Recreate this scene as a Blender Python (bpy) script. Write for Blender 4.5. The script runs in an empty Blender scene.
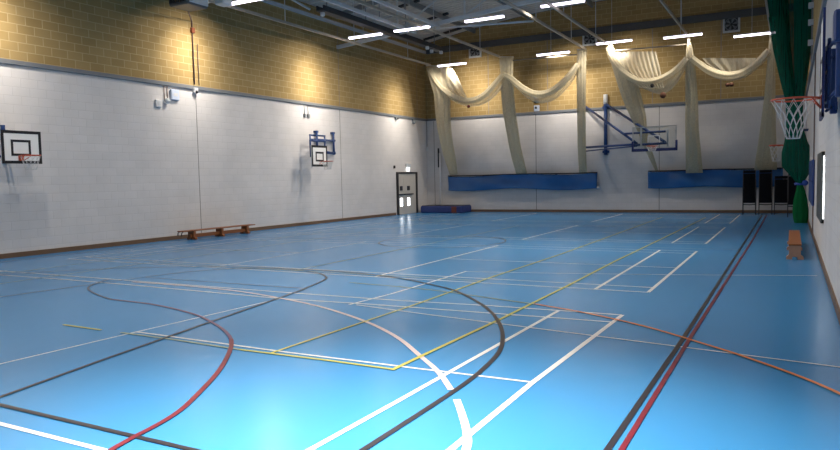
import bpy, math, random
from mathutils import Vector, Matrix
random.seed(7)
PI = math.pi
scene = bpy.context.scene
COL = scene.collection

# ------------------------------------------------------------------ camera
F, YAW, PITCH, ROLL, CAMH = 690.384, 0.493972, 0.0663844, -0.0210748, 1.75
def cam_axes():
    cy, sy, cp, sp = math.cos(YAW), math.sin(YAW), math.cos(PITCH), math.sin(PITCH)
    fwd = Vector((-sy*cp, cy*cp, -sp)); right = Vector((cy, sy, 0)); up = right.cross(fwd)
    cr, sr = math.cos(ROLL), math.sin(ROLL)
    return cr*right + sr*up, -sr*right + cr*up, fwd
CR, CU, CF = cam_axes()
cd = bpy.data.cameras.new('camera'); cam = bpy.data.objects.new('camera', cd); COL.objects.link(cam)
cd.sensor_fit = 'HORIZONTAL'; cd.sensor_width = 36; cd.lens = F/840*36
cd.clip_start = 0.05; cd.clip_end = 200
m = Matrix((CR, CU, -CF)).transposed().to_4x4(); m.translation = (0, 0, CAMH); cam.matrix_world = m
scene.camera = cam
def ray(px, py): return (px-420)/F*CR - (py-225)/F*CU + CF
def at(px, py, Y):
    d = ray(px, py); t = Y/d.y; return Vector((0, 0, CAMH)) + d*t
def atx(px, py, X):
    d = ray(px, py); t = X/d.x; return Vector((0, 0, CAMH)) + d*t

# hall, metres: camera stands at the origin
XL, XR, YB, YF = -17.2, 0.525, 32.88, -1.2
LEDGE = 4.84
def roof_z(x): return 9.85 - 0.0095*(x+7.0)**2

# ------------------------------------------------------------------ materials
MATS = {}
def srgb(r, g, b):
    f = lambda c: (c/255/12.92) if c/255 <= 0.04045 else ((c/255+0.055)/1.055)**2.4
    return (f(r), f(g), f(b))
def mat(name, col, rough=0.5, metal=0.0, var=0.12, scale=6.0, spec=0.5, alpha=1.0, emit=None, emit_s=0.0, bump=0.0):
    if name in MATS: return MATS[name]
    M = bpy.data.materials.new(name); M.use_nodes = True
    nt = M.node_tree; b = nt.nodes['Principled BSDF']
    tc = nt.nodes.new('ShaderNodeTexCoord'); nz = nt.nodes.new('ShaderNodeTexNoise')
    nz.inputs['Scale'].default_value = scale; nz.inputs['Detail'].default_value = 4
    nt.links.new(tc.outputs['Object'], nz.inputs['Vector'])
    rp = nt.nodes.new('ShaderNodeMix'); rp.data_type = 'RGBA'
    rp.inputs[6].default_value = (*[c*(1-var) for c in col], 1)
    rp.inputs[7].default_value = (*[min(1, c*(1+var)) for c in col], 1)
    nt.links.new(nz.outputs['Fac'], rp.inputs[0]); nt.links.new(rp.outputs[2], b.inputs['Base Color'])
    b.inputs['Roughness'].default_value = rough; b.inputs['Metallic'].default_value = metal
    b.inputs['Specular IOR Level'].default_value = spec; b.inputs['Alpha'].default_value = alpha
    if bump:
        bp = nt.nodes.new('ShaderNodeBump'); bp.inputs['Strength'].default_value = bump; bp.inputs['Distance'].default_value = 0.01
        nt.links.new(nz.outputs['Fac'], bp.inputs['Height']); nt.links.new(bp.outputs[0], b.inputs['Normal'])
    if emit:
        b.inputs['Emission Color'].default_value = (*emit, 1); b.inputs['Emission Strength'].default_value = emit_s
    MATS[name] = M; return M
def block_mat(name, axis, c1, c2, mortar, rough, bump, msize):
    M = bpy.data.materials.new(name); M.use_nodes = True
    nt = M.node_tree; b = nt.nodes['Principled BSDF']; L = nt.links.new
    tc = nt.nodes.new('ShaderNodeTexCoord'); sx = nt.nodes.new('ShaderNodeSeparateXYZ'); cb = nt.nodes.new('ShaderNodeCombineXYZ')
    L(tc.outputs['Object'], sx.inputs[0]); L(sx.outputs[axis], cb.inputs[0]); L(sx.outputs['Z'], cb.inputs[1])
    br = nt.nodes.new('ShaderNodeTexBrick'); L(cb.outputs[0], br.inputs['Vector'])
    br.inputs['Scale'].default_value = 1; br.inputs['Brick Width'].default_value = 0.45; br.inputs['Row Height'].default_value = 0.225
    br.inputs['Mortar Size'].default_value = msize; br.inputs['Mortar Smooth'].default_value = 0.3
    br.inputs['Color1'].default_value = (*c1, 1); br.inputs['Color2'].default_value = (*c2, 1); br.inputs['Mortar'].default_value = (*mortar, 1)
    nz = nt.nodes.new('ShaderNodeTexNoise'); nz.inputs['Scale'].default_value = 1.3; nz.inputs['Detail'].default_value = 6
    L(tc.outputs['Object'], nz.inputs['Vector'])
    mr = nt.nodes.new('ShaderNodeMapRange'); mr.inputs['To Min'].default_value = 0.88; mr.inputs['To Max'].default_value = 1.1
    L(nz.outputs['Fac'], mr.inputs['Value'])
    mx = nt.nodes.new('ShaderNodeMix'); mx.data_type = 'RGBA'; mx.blend_type = 'MULTIPLY'; mx.inputs[0].default_value = 1
    L(br.outputs['Color'], mx.inputs[6]); L(mr.outputs[0], mx.inputs[7]); L(mx.outputs[2], b.inputs['Base Color'])
    bp = nt.nodes.new('ShaderNodeBump'); bp.inputs['Strength'].default_value = bump; bp.inputs['Distance'].default_value = 0.01; bp.invert = True
    L(br.outputs['Fac'], bp.inputs['Height']); L(bp.outputs[0], b.inputs['Normal'])
    b.inputs['Roughness'].default_value = rough; b.inputs['Specular IOR Level'].default_value = 0.25
    return M
PAINT = ((.74, .715, .71), (.71, .69, .685), (.68, .66, .655))
BUFF = ((.40, .285, .125), (.345, .24, .098), (.50, .385, .20))
paint_y = block_mat('painted blockwork y', 'Y', *PAINT, 0.5, 0.35, 0.010)
paint_x = block_mat('painted blockwork x', 'X', *PAINT, 0.5, 0.35, 0.010)
buff_y = block_mat('buff blockwork y', 'Y', *BUFF, 0.9, 0.4, 0.013)
buff_x = block_mat('buff blockwork x', 'X', *BUFF, 0.9, 0.4, 0.013)

def floor_mat():
    M = bpy.data.materials.new('blue sports floor'); M.use_nodes = True
    nt = M.node_tree; b = nt.nodes['Principled BSDF']; L = nt.links.new
    tc = nt.nodes.new('ShaderNodeTexCoord')
    nz = nt.nodes.new('ShaderNodeTexNoise'); nz.inputs['Scale'].default_value = 0.7; nz.inputs['Detail'].default_value = 8
    L(tc.outputs['Object'], nz.inputs['Vector'])
    cr = nt.nodes.new('ShaderNodeMix'); cr.data_type = 'RGBA'
    cr.inputs[6].default_value = (*FLOOR_A, 1); cr.inputs[7].default_value = (*FLOOR_B, 1)
    L(nz.outputs['Fac'], cr.inputs[0]); L(cr.outputs[2], b.inputs['Base Color'])
    n2 = nt.nodes.new('ShaderNodeTexNoise'); n2.inputs['Scale'].default_value = 5; n2.inputs['Detail'].default_value = 6
    L(tc.outputs['Object'], n2.inputs['Vector'])
    mr = nt.nodes.new('ShaderNodeMapRange'); mr.inputs['To Min'].default_value = 0.23; mr.inputs['To Max'].default_value = 0.27
    L(n2.outputs['Fac'], mr.inputs['Value']); L(mr.outputs[0], b.inputs['Roughness'])
    b.inputs['Specular IOR Level'].default_value = 0.5
    return M
FLOOR_A, FLOOR_B = (.045, .248, .555), (.050, .264, .585)
fl_mat = floor_mat()
def line_mat(name, col): return mat('line '+name, col, 0.28, var=0.10, scale=9, spec=0.4)
l_white = line_mat('white', (.74, .76, .78)); l_black = line_mat('black', (.028, .027, .035))
l_red = mat('line red', (.17, .02, .035), 0.28, var=.5, scale=3.5, spec=.4); l_yellow = line_mat('yellow', (.52, .50, .09))
l_orange = line_mat('orange', (.75, .23, .05)); l_pink = line_mat('pale pink', (.70, .60, .62))
l_worn = line_mat('worn dark', (.11, .13, .19)); l_wornred = line_mat('worn red', (.20, .10, .19))
l_thin = line_mat('worn white', (.66, .74, .80)); l_wornyel = line_mat('worn yellow', (.30, .38, .25))

steel_grey = mat('grey painted steel', (.25, .27, .285), 0.5, var=.08)
pale_steel = mat('pale grey steel', (.62, .65, .67), 0.45, var=.08)
dark_steel = mat('dark steel', (.035, .037, .042), 0.6)
blue_steel = mat('blue painted steel', (.018, .055, .19), 0.4)
navy = mat('navy edge padding', (.018, .03, .14), 0.5)
white_board = mat('white board', (.93, .93, .92), 0.4, var=.03)
black_paint = mat('black paint', (.014, .014, .018), 0.5)
orange_rim = mat('orange rim', (.62, .10, .04), 0.4)
net_white = mat('white net cord', (.72, .71, .70), 0.8)
wood = mat('oiled wood', (.29, .10, .03), 0.45, var=.25, scale=14)
wood_end = mat('pale wood', (.52, .27, .17), 0.5, var=.15, scale=14)
base_wood = mat('skirting wood', (.17, .10, .055), 0.5, var=.2)
blue_vinyl = mat('blue vinyl', (.026, .135, .38), 0.38, var=.12, scale=3, bump=.25)
mat_blue = mat('crash mat blue', (.018, .035, .16), 0.5)
mat_red = mat('crash mat rust strap', (.16, .035, .018), 0.6)
black_plastic = mat('black plastic', (.007, .007, .009), 0.7, spec=.2)
white_plastic = mat('white plastic', (.72, .73, .75), 0.4, var=.05)
blue_white = mat('bluish white plastic', (.62, .70, .86), 0.4, var=.05)
conduit_m = mat('brown conduit', (.20, .13, .11), 0.6)
red_box = mat('red junction box', (.26, .07, .03), 0.5)
ledge_m = mat('grey ledge steel', (.17, .185, .21), 0.5, var=.06)
joint_m = mat('mastic joint', (.27, .25, .24), 0.8)
door_m = mat('pale door', (.58, .55, .50), 0.35, var=.05)
frame_m = mat('dark door frame', (.03, .028, .03), 0.5)
rust = mat('brown ball', (.10, .035, .015), 0.7)
lamp_glow = mat('fluorescent diffuser', (.9, .88, .95), 0.4, var=0, emit=(.95, .86, 1.0), emit_s=5)
daylit = mat('daylit glass', (.9, .9, .9), 0.2, var=0, emit=(.92, .96, 1.0), emit_s=5.0)
sign_glow = mat('lit sign', (.9, .9, .9), 0.4, var=0, emit=(.95, 1.0, .97), emit_s=1.4)
galv = mat('galvanised casing', (.50, .50, .50), 0.35, metal=.6, var=.08)

def net_mat(name, col, alpha, scale=60):
    M = bpy.data.materials.new(name); M.use_nodes = True
    nt = M.node_tree; L = nt.links.new; out = nt.nodes['Material Output']; nt.nodes.remove(nt.nodes['Principled BSDF'])
    tc = nt.nodes.new('ShaderNodeTexCoord'); nz = nt.nodes.new('ShaderNodeTexNoise'); nz.inputs['Scale'].default_value = 2.5
    mp = nt.nodes.new('ShaderNodeMapping'); mp.inputs['Scale'].default_value = (14, 14, .12)
    L(tc.outputs['Object'], mp.inputs[0]); L(mp.outputs[0], nz.inputs['Vector'])
    d = nt.nodes.new('ShaderNodeBsdfDiffuse'); tl = nt.nodes.new('ShaderNodeBsdfTranslucent'); tr = nt.nodes.new('ShaderNodeBsdfTransparent')
    d.inputs[0].default_value = (*col, 1); tl.inputs[0].default_value = (*col, 1)
    m1 = nt.nodes.new('ShaderNodeMixShader'); m1.inputs[0].default_value = .35
    L(d.outputs[0], m1.inputs[1]); L(tl.outputs[0], m1.inputs[2])
    mr = nt.nodes.new('ShaderNodeMapRange'); mr.inputs['From Min'].default_value = .3; mr.inputs['From Max'].default_value = .7
    mr.inputs['To Min'].default_value = max(0, alpha-.10); mr.inputs['To Max'].default_value = min(1, alpha+.10)
    L(nz.outputs['Fac'], mr.inputs['Value'])
    m2 = nt.nodes.new('ShaderNodeMixShader'); L(mr.outputs[0], m2.inputs[0]); L(tr.outputs[0], m2.inputs[1]); L(m1.outputs[0], m2.inputs[2])
    L(m2.outputs[0], out.inputs[0]); return M
net_bundle = net_mat('cream netting bundled', (.74, .67, .49), .78)
net_sheer = net_mat('cream netting sheer', (.78, .73, .58), .60)
green_bundle = net_mat('green netting bundled', (.010, .15, .095), .84)
green_bright = net_mat('green netting skirt', (.018, .23, .075), .93)
green_sheer = net_mat('green netting sheer', (.010, .12, .08), .78)
def glass_mat():
    M = bpy.data.materials.new('clear acrylic'); M.use_nodes = True
    nt = M.node_tree; L = nt.links.new; out = nt.nodes['Material Output']; nt.nodes.remove(nt.nodes['Principled BSDF'])
    tr = nt.nodes.new('ShaderNodeBsdfTransparent'); tr.inputs[0].default_value = (.86, .88, .88, 1)
    g = nt.nodes.new('ShaderNodeBsdfGlossy'); g.inputs['Roughness'].default_value = .05
    lw = nt.nodes.new('ShaderNodeLayerWeight'); lw.inputs[0].default_value = .2
    mx = nt.nodes.new('ShaderNodeMixShader'); L(lw.outputs['Fresnel'], mx.inputs[0]); L(tr.outputs[0], mx.inputs[1]); L(g.outputs[0], mx.inputs[2])
    L(mx.outputs[0], out.inputs[0]); return M
acrylic = glass_mat()
def deck_mat():
    return mat('roof deck', (.66, .62, .58), 0.6, var=.1)

# ------------------------------------------------------------------ mesh helper
class MB:
    def __init__(s): s.v = []; s.f = []; s.mi = []; s.sm = []
    def add(s, vs, fs, mi=0, smooth=False):
        n = len(s.v); s.v += [tuple(p) for p in vs]
        for f in fs: s.f.append(tuple(i+n for i in f)); s.mi.append(mi); s.sm.append(smooth)
        return s
    def box(s, a, b, mi=0, bev=0.0):
        x0, y0, z0 = [min(p, q) for p, q in zip(a, b)]; x1, y1, z1 = [max(p, q) for p, q in zip(a, b)]
        if bev <= 0:
            vs = [(x0,y0,z0),(x1,y0,z0),(x1,y1,z0),(x0,y1,z0),(x0,y0,z1),(x1,y0,z1),(x1,y1,z1),(x0,y1,z1)]
            return s.add(vs, [(3,2,1,0),(4,5,6,7),(0,1,5,4),(1,2,6,5),(2,3,7,6),(3,0,4,7)], mi)
        e = min(bev, (x1-x0)/2.01, (y1-y0)/2.01, (z1-z0)/2.01)
        rings = []
        for z, i in ((z0, e), (z0+e, 0), (z1-e, 0), (z1, e)):
            j = i
            r = [(x0+e+0, y0+j), (x1-e, y0+j), (x1-j, y0+e), (x1-j, y1-e), (x1-e, y1-j), (x0+e, y1-j), (x0+j, y1-e), (x0+j, y0+e)]
            rings.append([(p[0], p[1], z) for p in r])
        vs = sum(rings, []); fs = [tuple(range(7, -1, -1)), tuple(range(24, 32))]
        for k in range(3):
            for i in range(8):
                a_ = k*8+i; b_ = k*8+(i+1) % 8; fs.append((a_, b_, b_+8, a_+8))
        return s.add(vs, fs, mi)
    def tube(s, pts, r, n=8, mi=0, closed=False, smooth=True, caps=True):
        pts = [Vector(p) for p in pts]; N = len(pts); rs = r if isinstance(r, (list, tuple)) else [r]*N
        vs = []; prev = None
        for i, p in enumerate(pts):
            if closed: t = pts[(i+1) % N]-pts[i-1]
            else: t = pts[min(i+1, N-1)]-pts[max(i-1, 0)]
            t.normalize()
            if prev is None:
                a = Vector((0, 0, 1)) if abs(t.z) < .9 else Vector((1, 0, 0)); u = t.cross(a).normalized()
            else:
                u = (prev - t*prev.dot(t)).normalized()
            prev = u; w = t.cross(u)
            for k in range(n):
                q = 2*PI*k/n; vs.append(p + (u*math.cos(q)+w*math.sin(q))*rs[i])
        fs = []
        for i in range(N if closed else N-1):
            for k in range(n):
                a = i*n+k; b = i*n+(k+1) % n; c = ((i+1) % N)*n+(k+1) % n; d = ((i+1) % N)*n+k; fs.append((a, b, c, d))
        if not closed and caps: fs += [tuple(range(n-1, -1, -1)), tuple(range((N-1)*n, N*n))]
        return s.add(vs, fs, mi, smooth)
    def bar(s, a, b, w, h, mi=0):
        # rectangular bar from a to b
        a, b = Vector(a), Vector(b); t = (b-a).normalized()
        up = Vector((0, 0, 1)) if abs(t.z) < .95 else Vector((0, 1, 0))
        u = t.cross(up).normalized(); w_ = u.cross(t)
        vs = []
        for p in (a, b):
            for i, j in ((-1, -1), (1, -1), (1, 1), (-1, 1)): vs.append(p+u*(i*w/2)+w_*(j*h/2))
        return s.add(vs, [(3,2,1,0),(4,5,6,7),(0,1,5,4),(1,2,6,5),(2,3,7,6),(3,0,4,7)], mi)
    def loft(s, rings, mi=0, closed=True, smooth=True, caps=False):
        n = len(rings[0]); vs = sum([list(r) for r in rings], []); fs = []
        for i in range(len(rings)-1):
            for k in range(n if closed else n-1):
                a = i*n+k; b = i*n+(k+1) % n; fs.append((a, b, b+n, a+n))
        if caps: fs += [tuple(range(n-1, -1, -1)), tuple(range((len(rings)-1)*n, len(rings)*n))]
        return s.add(vs, fs, mi, smooth)
    def ball(s, c, r, n=10, mi=0):
        rings = []
        for i in range(1, n):
            t = PI*i/n; rings.append([(c[0]+r*math.sin(t)*math.cos(2*PI*k/(n+2)), c[1]+r*math.sin(t)*math.sin(2*PI*k/(n+2)), c[2]-r*math.cos(t)) for k in range(n+2)])
        return s.loft(rings, mi, caps=True)
    def build(s, name, mats, parent=None):
        me = bpy.data.meshes.new(name); me.from_pydata(s.v, [], s.f)
        for m_ in (mats if isinstance(mats, (list, tuple)) else [mats]): me.materials.append(m_)
        for p, i, q in zip(me.polygons, s.mi, s.sm): p.material_index = i; p.use_smooth = q
        me.update()
        o = bpy.data.objects.new(name, me); COL.objects.link(o)
        if parent is not None:
            o.parent = parent
            pl = parent
            off = Vector((0, 0, 0))
            while pl is not None: off += pl.location; pl = pl.parent
            o.location = -off
        return o
def tag(o, label, cat, group=None):
    o['label'] = label; o['category'] = cat
    if group: o['group'] = group
    return o
def thing(name, label, cat, loc=(0, 0, 0), group=None):
    o = bpy.data.objects.new(name, None); COL.objects.link(o); o.location = loc; o.empty_display_size = .2
    return tag(o, label, cat, group)
def struct(o): o['kind'] = 'structure'; return o
def copy_tree(o, parent=None):
    c = o.copy(); COL.objects.link(c); c.parent = parent
    for ch in list(o.children): copy_tree(ch, c)
    return c
def copy_children(src, dst):
    for ch in list(src.children): copy_tree(ch, dst)

# ------------------------------------------------------------------ floor with its markings
fb = MB(); fb.box((XL-.2, YF-.2, -.2), (XR+.2, YB+.2, 0), 0)
LM = [fl_mat, l_white, l_black, l_red, l_yellow, l_orange, l_pink, l_worn, l_wornred, l_thin, l_wornyel]
WHITE, BLACK, RED, YEL, ORA, PINK, WORN, WRED, THIN, WYEL = range(1, 11)
LAYER = {WHITE: 3, BLACK: 5, RED: 6, YEL: 4, ORA: 7, PINK: 2, WORN: 5, WRED: 6, THIN: 1, WYEL: 4}
lay_n = [0]
def strip(pts, w, mi):
    lay_n[0] += 1
    z = 0.0012*LAYER[mi] + 0.00004*lay_n[0]
    P = [Vector((p[0], p[1])) for p in pts]; vs = []; fs = []
    for i, p in enumerate(P):
        t = (P[min(i+1, len(P)-1)]-P[max(i-1, 0)]).normalized(); n = Vector((-t.y, t.x))*w/2
        vs += [(p.x+n.x, p.y+n.y, z), (p.x-n.x, p.y-n.y, z)]
    for i in range(len(P)-1): fs.append((2*i+1, 2*i+3, 2*i+2, 2*i))
    fb.add(vs, fs, mi)
def arc(cx, cy, r, a0, a1, n=40, ry=None):
    ry = ry or r
    return [(cx+r*math.cos(math.radians(a0+(a1-a0)*i/n)), cy+ry*math.sin(math.radians(a0+(a1-a0)*i/n))) for i in range(n+1)]
def smooth(pts, it=3):
    P = [Vector(p) for p in pts]
    for _ in range(it):
        Q = [P[0]]
        for i in range(len(P)-1): Q += [P[i]*.75+P[i+1]*.25, P[i]*.25+P[i+1]*.75]
        Q.append(P[-1]); P = Q
    return P
BW = .044
# badminton courts laid across the hall: far ends of the rectangles on the right
XE, XI, XS1, XS2, XJ, XK = -1.85, -2.64, -6.62, -10.65, -14.6, -15.4
courts = [(2.35, 2.90, 5.52, 8.16, 8.64), (10.53, 11.0, 13.5, 16.05, 16.55), (18.3, 18.8, 21.2, 23.6, 24.1), (25.85, 26.35, 28.7, 31.0, 31.45)]
for k, (y0, y1, ym, y2, y3) in enumerate(courts):
    if k == 0:
        strip([(-1.915, 3.4), (-1.92, 5.5), (-1.84, 8.7)], BW+.010, WHITE); strip([(-2.76, 3.0), (-2.72, 4.6), (-2.65, 8.7)], BW+.005, WHITE)
        strip([(-1.93, 2.3), (-1.915, 3.4)], BW, WHITE); strip([(-2.78, 2.3), (-2.76, 3.0)], BW, WHITE)
        strip([(XE, 8.70), (-3.6, 8.67), (-5, 8.56), (-6.9, 8.53), (-11, 8.55), (XK, 8.56)], BW, WHITE)
        strip([(XE, 8.23), (-3.4, 8.19), (-5.2, 8.15), (-6.7, 8.05), (-10, 8.17), (-12, 8.2), (XK, 8.1)], BW, WHITE)
        strip([(-1.92, 5.53), (-3, 5.51), (-4.64, 5.50), (-6.85, 5.55)], 0.039, WHITE)
        strip([(-2, 2.92), (-5.2, 2.93), (-9, 3.0)], 0.047, WHITE); strip([(XE, 2.35), (XK, 2.35)], BW, WHITE)
        strip([(-6.93, 2.4), (-6.92, 3.97), (-6.87, 5.5), (-6.84, 6.12), (-6.75, 8.1)], 0.035, THIN)
        strip([(-10.5, 5.5), (XK, 5.5)], 0.039, THIN)
    else:
        for x in (XE, XI): strip([(x, y0), (x, y3)], BW+.01, WHITE)
        for y in (y0, y1, y2, y3): strip([(XE, y), (-9, y), (XK, y+.05*(k == 1))], BW if y in (y0, y1) else BW*.8, WHITE if y in (y0, y1) and k == 1 else THIN)
        strip([(XE, ym), (XS1, ym)], 0.039, THIN); strip([(XS2, ym), (XK, ym)], 0.039, THIN)
        strip([(XS1, y0), (XS1, y3)], .055, WHITE if k == 1 else THIN); strip([(XS2, y0), (XS2, y3)], 0.043, THIN)
    for x in (XJ, XK): strip([(x, y0), (x, y3)], BW, THIN)
# sideways basketball key in thin white, wide on the right wall
strip([(-5.37, 8.03), (-4.25, 7.82), (-2.28, 7.50), (-.78, 7.26), (.46, 7.06)], 0.031, WHITE)
strip([(-5.35, 11.72), (-3.66, 12.06), (-1.68, 12.57), (.40, 13.2)], 0.031, THIN)
strip([(-5.47, 8.0), (-5.38, 9.0), (-5.35, 11.74)], 0.039, WHITE)
# main basketball court, black
strip([(-1.01, 3.1), (-1.01, 4.3), (-.99, 7.6), (-1.0, 12.4), (-1.03, 30.9)], 0.045, BLACK)
strip([(-1.0, 3.17), (-5.6, 3.19), (-9, 3.19), (-16.4, 3.2)], 0.045, BLACK)
strip([(-16.4, 3.2), (-16.4, 30.9)], 0.039, WORN); strip([(-1.03, 30.9), (-16.4, 30.9)], 0.039, WORN)
strip([(-1.03, 17.05), (-16.4, 17.05)], 0.031, WORN)
strip(smooth([(-2.43, 3.2), (-2.42, 4.24), (-2.42, 5.32), (-2.48, 5.93), (-2.57, 6.46), (-2.80, 7.10), (-3.10, 7.73), (-3.50, 8.39), (-3.99, 9.01), (-4.64, 9.71), (-5.33, 10.11), (-5.99, 10.49), (-6.77, 10.74), (-7.41, 10.87), (-8.1, 10.93), (-8.83, 10.9)]), 0.048, BLACK)
strip(arc(-8.85, 4.7, 6.2, 90, 170, 40), 0.039, WORN)
strip([(-5.78, 3.2), (-6.06, 4.44), (-6.42, 6.2), (-6.96, 8.95)], .042, BLACK)
strip(smooth([(-6.98, 8.93), (-7.21, 9.78), (-7.40, 10.17), (-7.93, 10.61), (-8.39, 10.75), (-8.83, 10.83), (-9.80, 10.74), (-10.5, 10.1), (-10.8, 9.0)]), 0.039, BLACK)
strip([(-11.6, 3.2), (-10.8, 8.95), (-6.98, 8.95)], 0.035, WORN)
strip(arc(-8.55, 17.15, 1.76, 0, 360, 56), 0.043, BLACK)
strip(arc(-8.7, 29.3, 6.25, 180, 360, 40), 0.035, WORN)
# red lines
strip([(-.93, 3.0), (-.925, 8), (-.90, 12.5), (-.86, 20), (-.86, 30.9)], 0.039, RED)
strip(smooth([(-3.6, 2.0), (-3.96, 2.94), (-4.07, 3.60), (-4.33, 4.09), (-4.66, 4.66), (-5.03, 5.17), (-5.31, 5.51), (-5.5, 5.7)]), 0.047, RED)
strip(smooth([(-5.5, 5.7), (-5.70, 5.87), (-6.06, 6.12), (-6.52, 6.38), (-6.97, 6.61), (-8.09, 6.95), (-9.2, 7.0)]), 0.039, WRED)
# yellow tennis court
strip([(-3.2, 5.385), (-3.94, 5.40), (-5.08, 5.38)], 0.039, YEL); strip([(-5.08, 5.38), (-6.1, 5.43), (-7.0, 5.44)], 0.035, WYEL)
strip([(-7.35, 5.44), (-8.1, 5.46)], 0.039, YEL)
strip([(-3.21, 5.36), (-3.20, 5.9), (-3.14, 7.95)], 0.043, YEL); strip([(-3.14, 7.95), (-3.12, 11), (-3.13, 14), (-2.95, 29.2)], 0.043, YEL)
strip([(-4.67, 5.37), (-4.63, 7.1), (-4.6, 8.47)], 0.035, YEL); strip([(-4.6, 8.47), (-4.62, 11.1), (-4.53, 15), (-4.58, 29.2)], 0.039, YEL)
strip([(-4.6, 10.72), (-8.6, 10.72), (-12.6, 10.74)], 0.035, WYEL)
strip([(-12.7, 5.45), (-12.7, 29.2)], 0.035, WYEL); strip([(-14.1, 5.45), (-14.1, 29.2)], 0.035, WYEL); strip([(-8.6, 10.7), (-8.6, 23.4)], 0.035, WYEL)
# orange handball arc
strip(smooth([(.42, 6.05), (.35, 6.22), (.08, 6.61), (-.42, 7.17), (-.81, 7.53), (-1.40, 8.08), (-2.23, 8.62), (-3.08, 8.99)]), 0.039, ORA)
strip(smooth([(-3.08, 8.99), (-3.99, 9.26), (-4.82, 9.54), (-5.62, 9.67), (-6.65, 9.76)]), 0.035, WYEL)
# broad pale arc
strip(smooth([(-1.70, 3.3), (-1.81, 3.96), (-1.97, 4.28), (-2.16, 4.60), (-2.31, 4.84)]), 0.058, WHITE)
strip(smooth([(-2.46, 5.05), (-2.79, 5.49), (-3.25, 5.95), (-3.80, 6.52), (-4.64, 7.15), (-5.82, 7.77), (-6.80, 8.09), (-7.87, 8.37), (-9.14, 8.47), (-10.5, 8.45)]), 0.055, PINK)
strip(smooth([(-9.2, 7.0), (-9.9, 7.25), (-10.6, 7.6), (-10.95, 8.0), (-11.2, 8.5)]), .035, WORN)
floor = struct(fb.build('floor', LM))

# ------------------------------------------------------------------ walls, roof, trims
T = .3
wl = MB()
wl.box((XL-T, YF-T, 0), (XL, YB+T, LEDGE), 0); wl.box((XL-T, YF-T, LEDGE), (XL, YB+T, 8.86), 1)
struct(wl.build('wall_left', [paint_y, buff_y]))
wr = MB()
wr.box((XR, YF-T, 0), (XR+T, YB+T, LEDGE), 0); wr.box((XR, YF-T, LEDGE), (XR+T, YB+T, 9.31), 1)
struct(wr.build('wall_right', [paint_y, buff_y]))
def end_wall(name, y0, y1):
    w = MB(); w.box((XL, y0, 0), (XR, y1, LEDGE), 0)
    n = 24; xs = [XL+(XR-XL)*i/n for i in range(n+1)]
    fr = [(x, y0, LEDGE) for x in xs]; tp = [(x, y0, roof_z(x)-.02) for x in xs]
    fr2 = [(x, y1, LEDGE) for x in xs]; tp2 = [(x, y1, roof_z(x)-.02) for x in xs]
    vs = fr+tp+fr2+tp2; k = n+1; fs = []
    for i in range(n):
        fs += [(i, i+1, k+i+1, k+i), (2*k+i+1, 2*k+i, 3*k+i, 3*k+i+1), (k+i, k+i+1, 3*k+i+1, 3*k+i)]
    w.add(vs, fs, 1)
    return struct(w.build(name, [paint_x, buff_x]))
end_wall('wall_back', YB, YB+T)
end_wall('wall_front', YF-T, YF)
rf = MB()
ny = int((YB-YF)/.3); xs = [XL-.1+(XR-XL+.2)*i/20 for i in range(21)]
rings = []
for j in range(ny):
    y = YF+(YB-YF)*j/ny; d = (YB-YF)/ny
    for o_, dz in ((0, 0), (.35, 0), (.45, .12), (.85, .12)):
        rings.append([(x, y+d*o_, roof_z(x)+dz) for x in xs])
rings.append([(x, YB, roof_z(x)) for x in xs])
rf.loft(rings, closed=False, smooth=False)
struct(rf.build('ceiling', deck_mat()))
def trim(name, a, b, m_, bev=0): return struct(MB().box(a, b, 0, bev).build(name, m_))
trim('baseboard_left', (XL, YF, 0), (XL+.025, 29.45, .12), base_wood); trim('baseboard_back', (XL, YB-.025, 0), (XR, YB, .12), base_wood)
trim('baseboard_right', (XR-.022, YF, 0), (XR, YB-.03, .12), base_wood)
trim('trim_1', (XL, YF, LEDGE-.02), (XL+.07, YB, LEDGE+.09), ledge_m); trim('trim_2', (XL+.1, YB-.09, LEDGE-.02), (XR-.1, YB, LEDGE+.09), ledge_m)
trim('trim_3', (XR-.06, 12, LEDGE-.04), (XR, YB, LEDGE+.12), ledge_m)
trim('trim_4', (XL, YF, 8.36), (XL+.12, YB, 8.48), pale_steel); trim('trim_5', (XL+.15, YB-.16, 8.32), (XR-.02, YB, 8.62), mat('dark beam', (.085, .088, .092), .6))
n = 6
for (y, z0, z1) in ((16.66, .12, LEDGE-.04), (24.85, .12, LEDGE-.04), (24.85, LEDGE+.12, 8.3), (31.9, LEDGE+.12, 8.3)):
    trim('trim_%d' % n, (XL-.01, y-.012, z0), (XL+.004, y+.012, z1), joint_m); n += 1
for (x, z0, z1) in ((-11.12, .12, LEDGE-.04), (-5.3, .12, LEDGE-.04), (-16.75, .12, LEDGE-.04), (-13.6, LEDGE+.12, 8.3), (-5.6, LEDGE+.12, 8.3), (-2.75, LEDGE+.12, 8.3), (-10.5, LEDGE+.12, 8.3)):
    trim('trim_%d' % n, (x-.016, YB-.004, z0), (x+.016, YB+.01, z1), joint_m); n += 1
trim('trim_%d' % n, (XR-.03, 20.9, .12), (XR, 20.96, 4.8), conduit_m); n += 1

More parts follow.
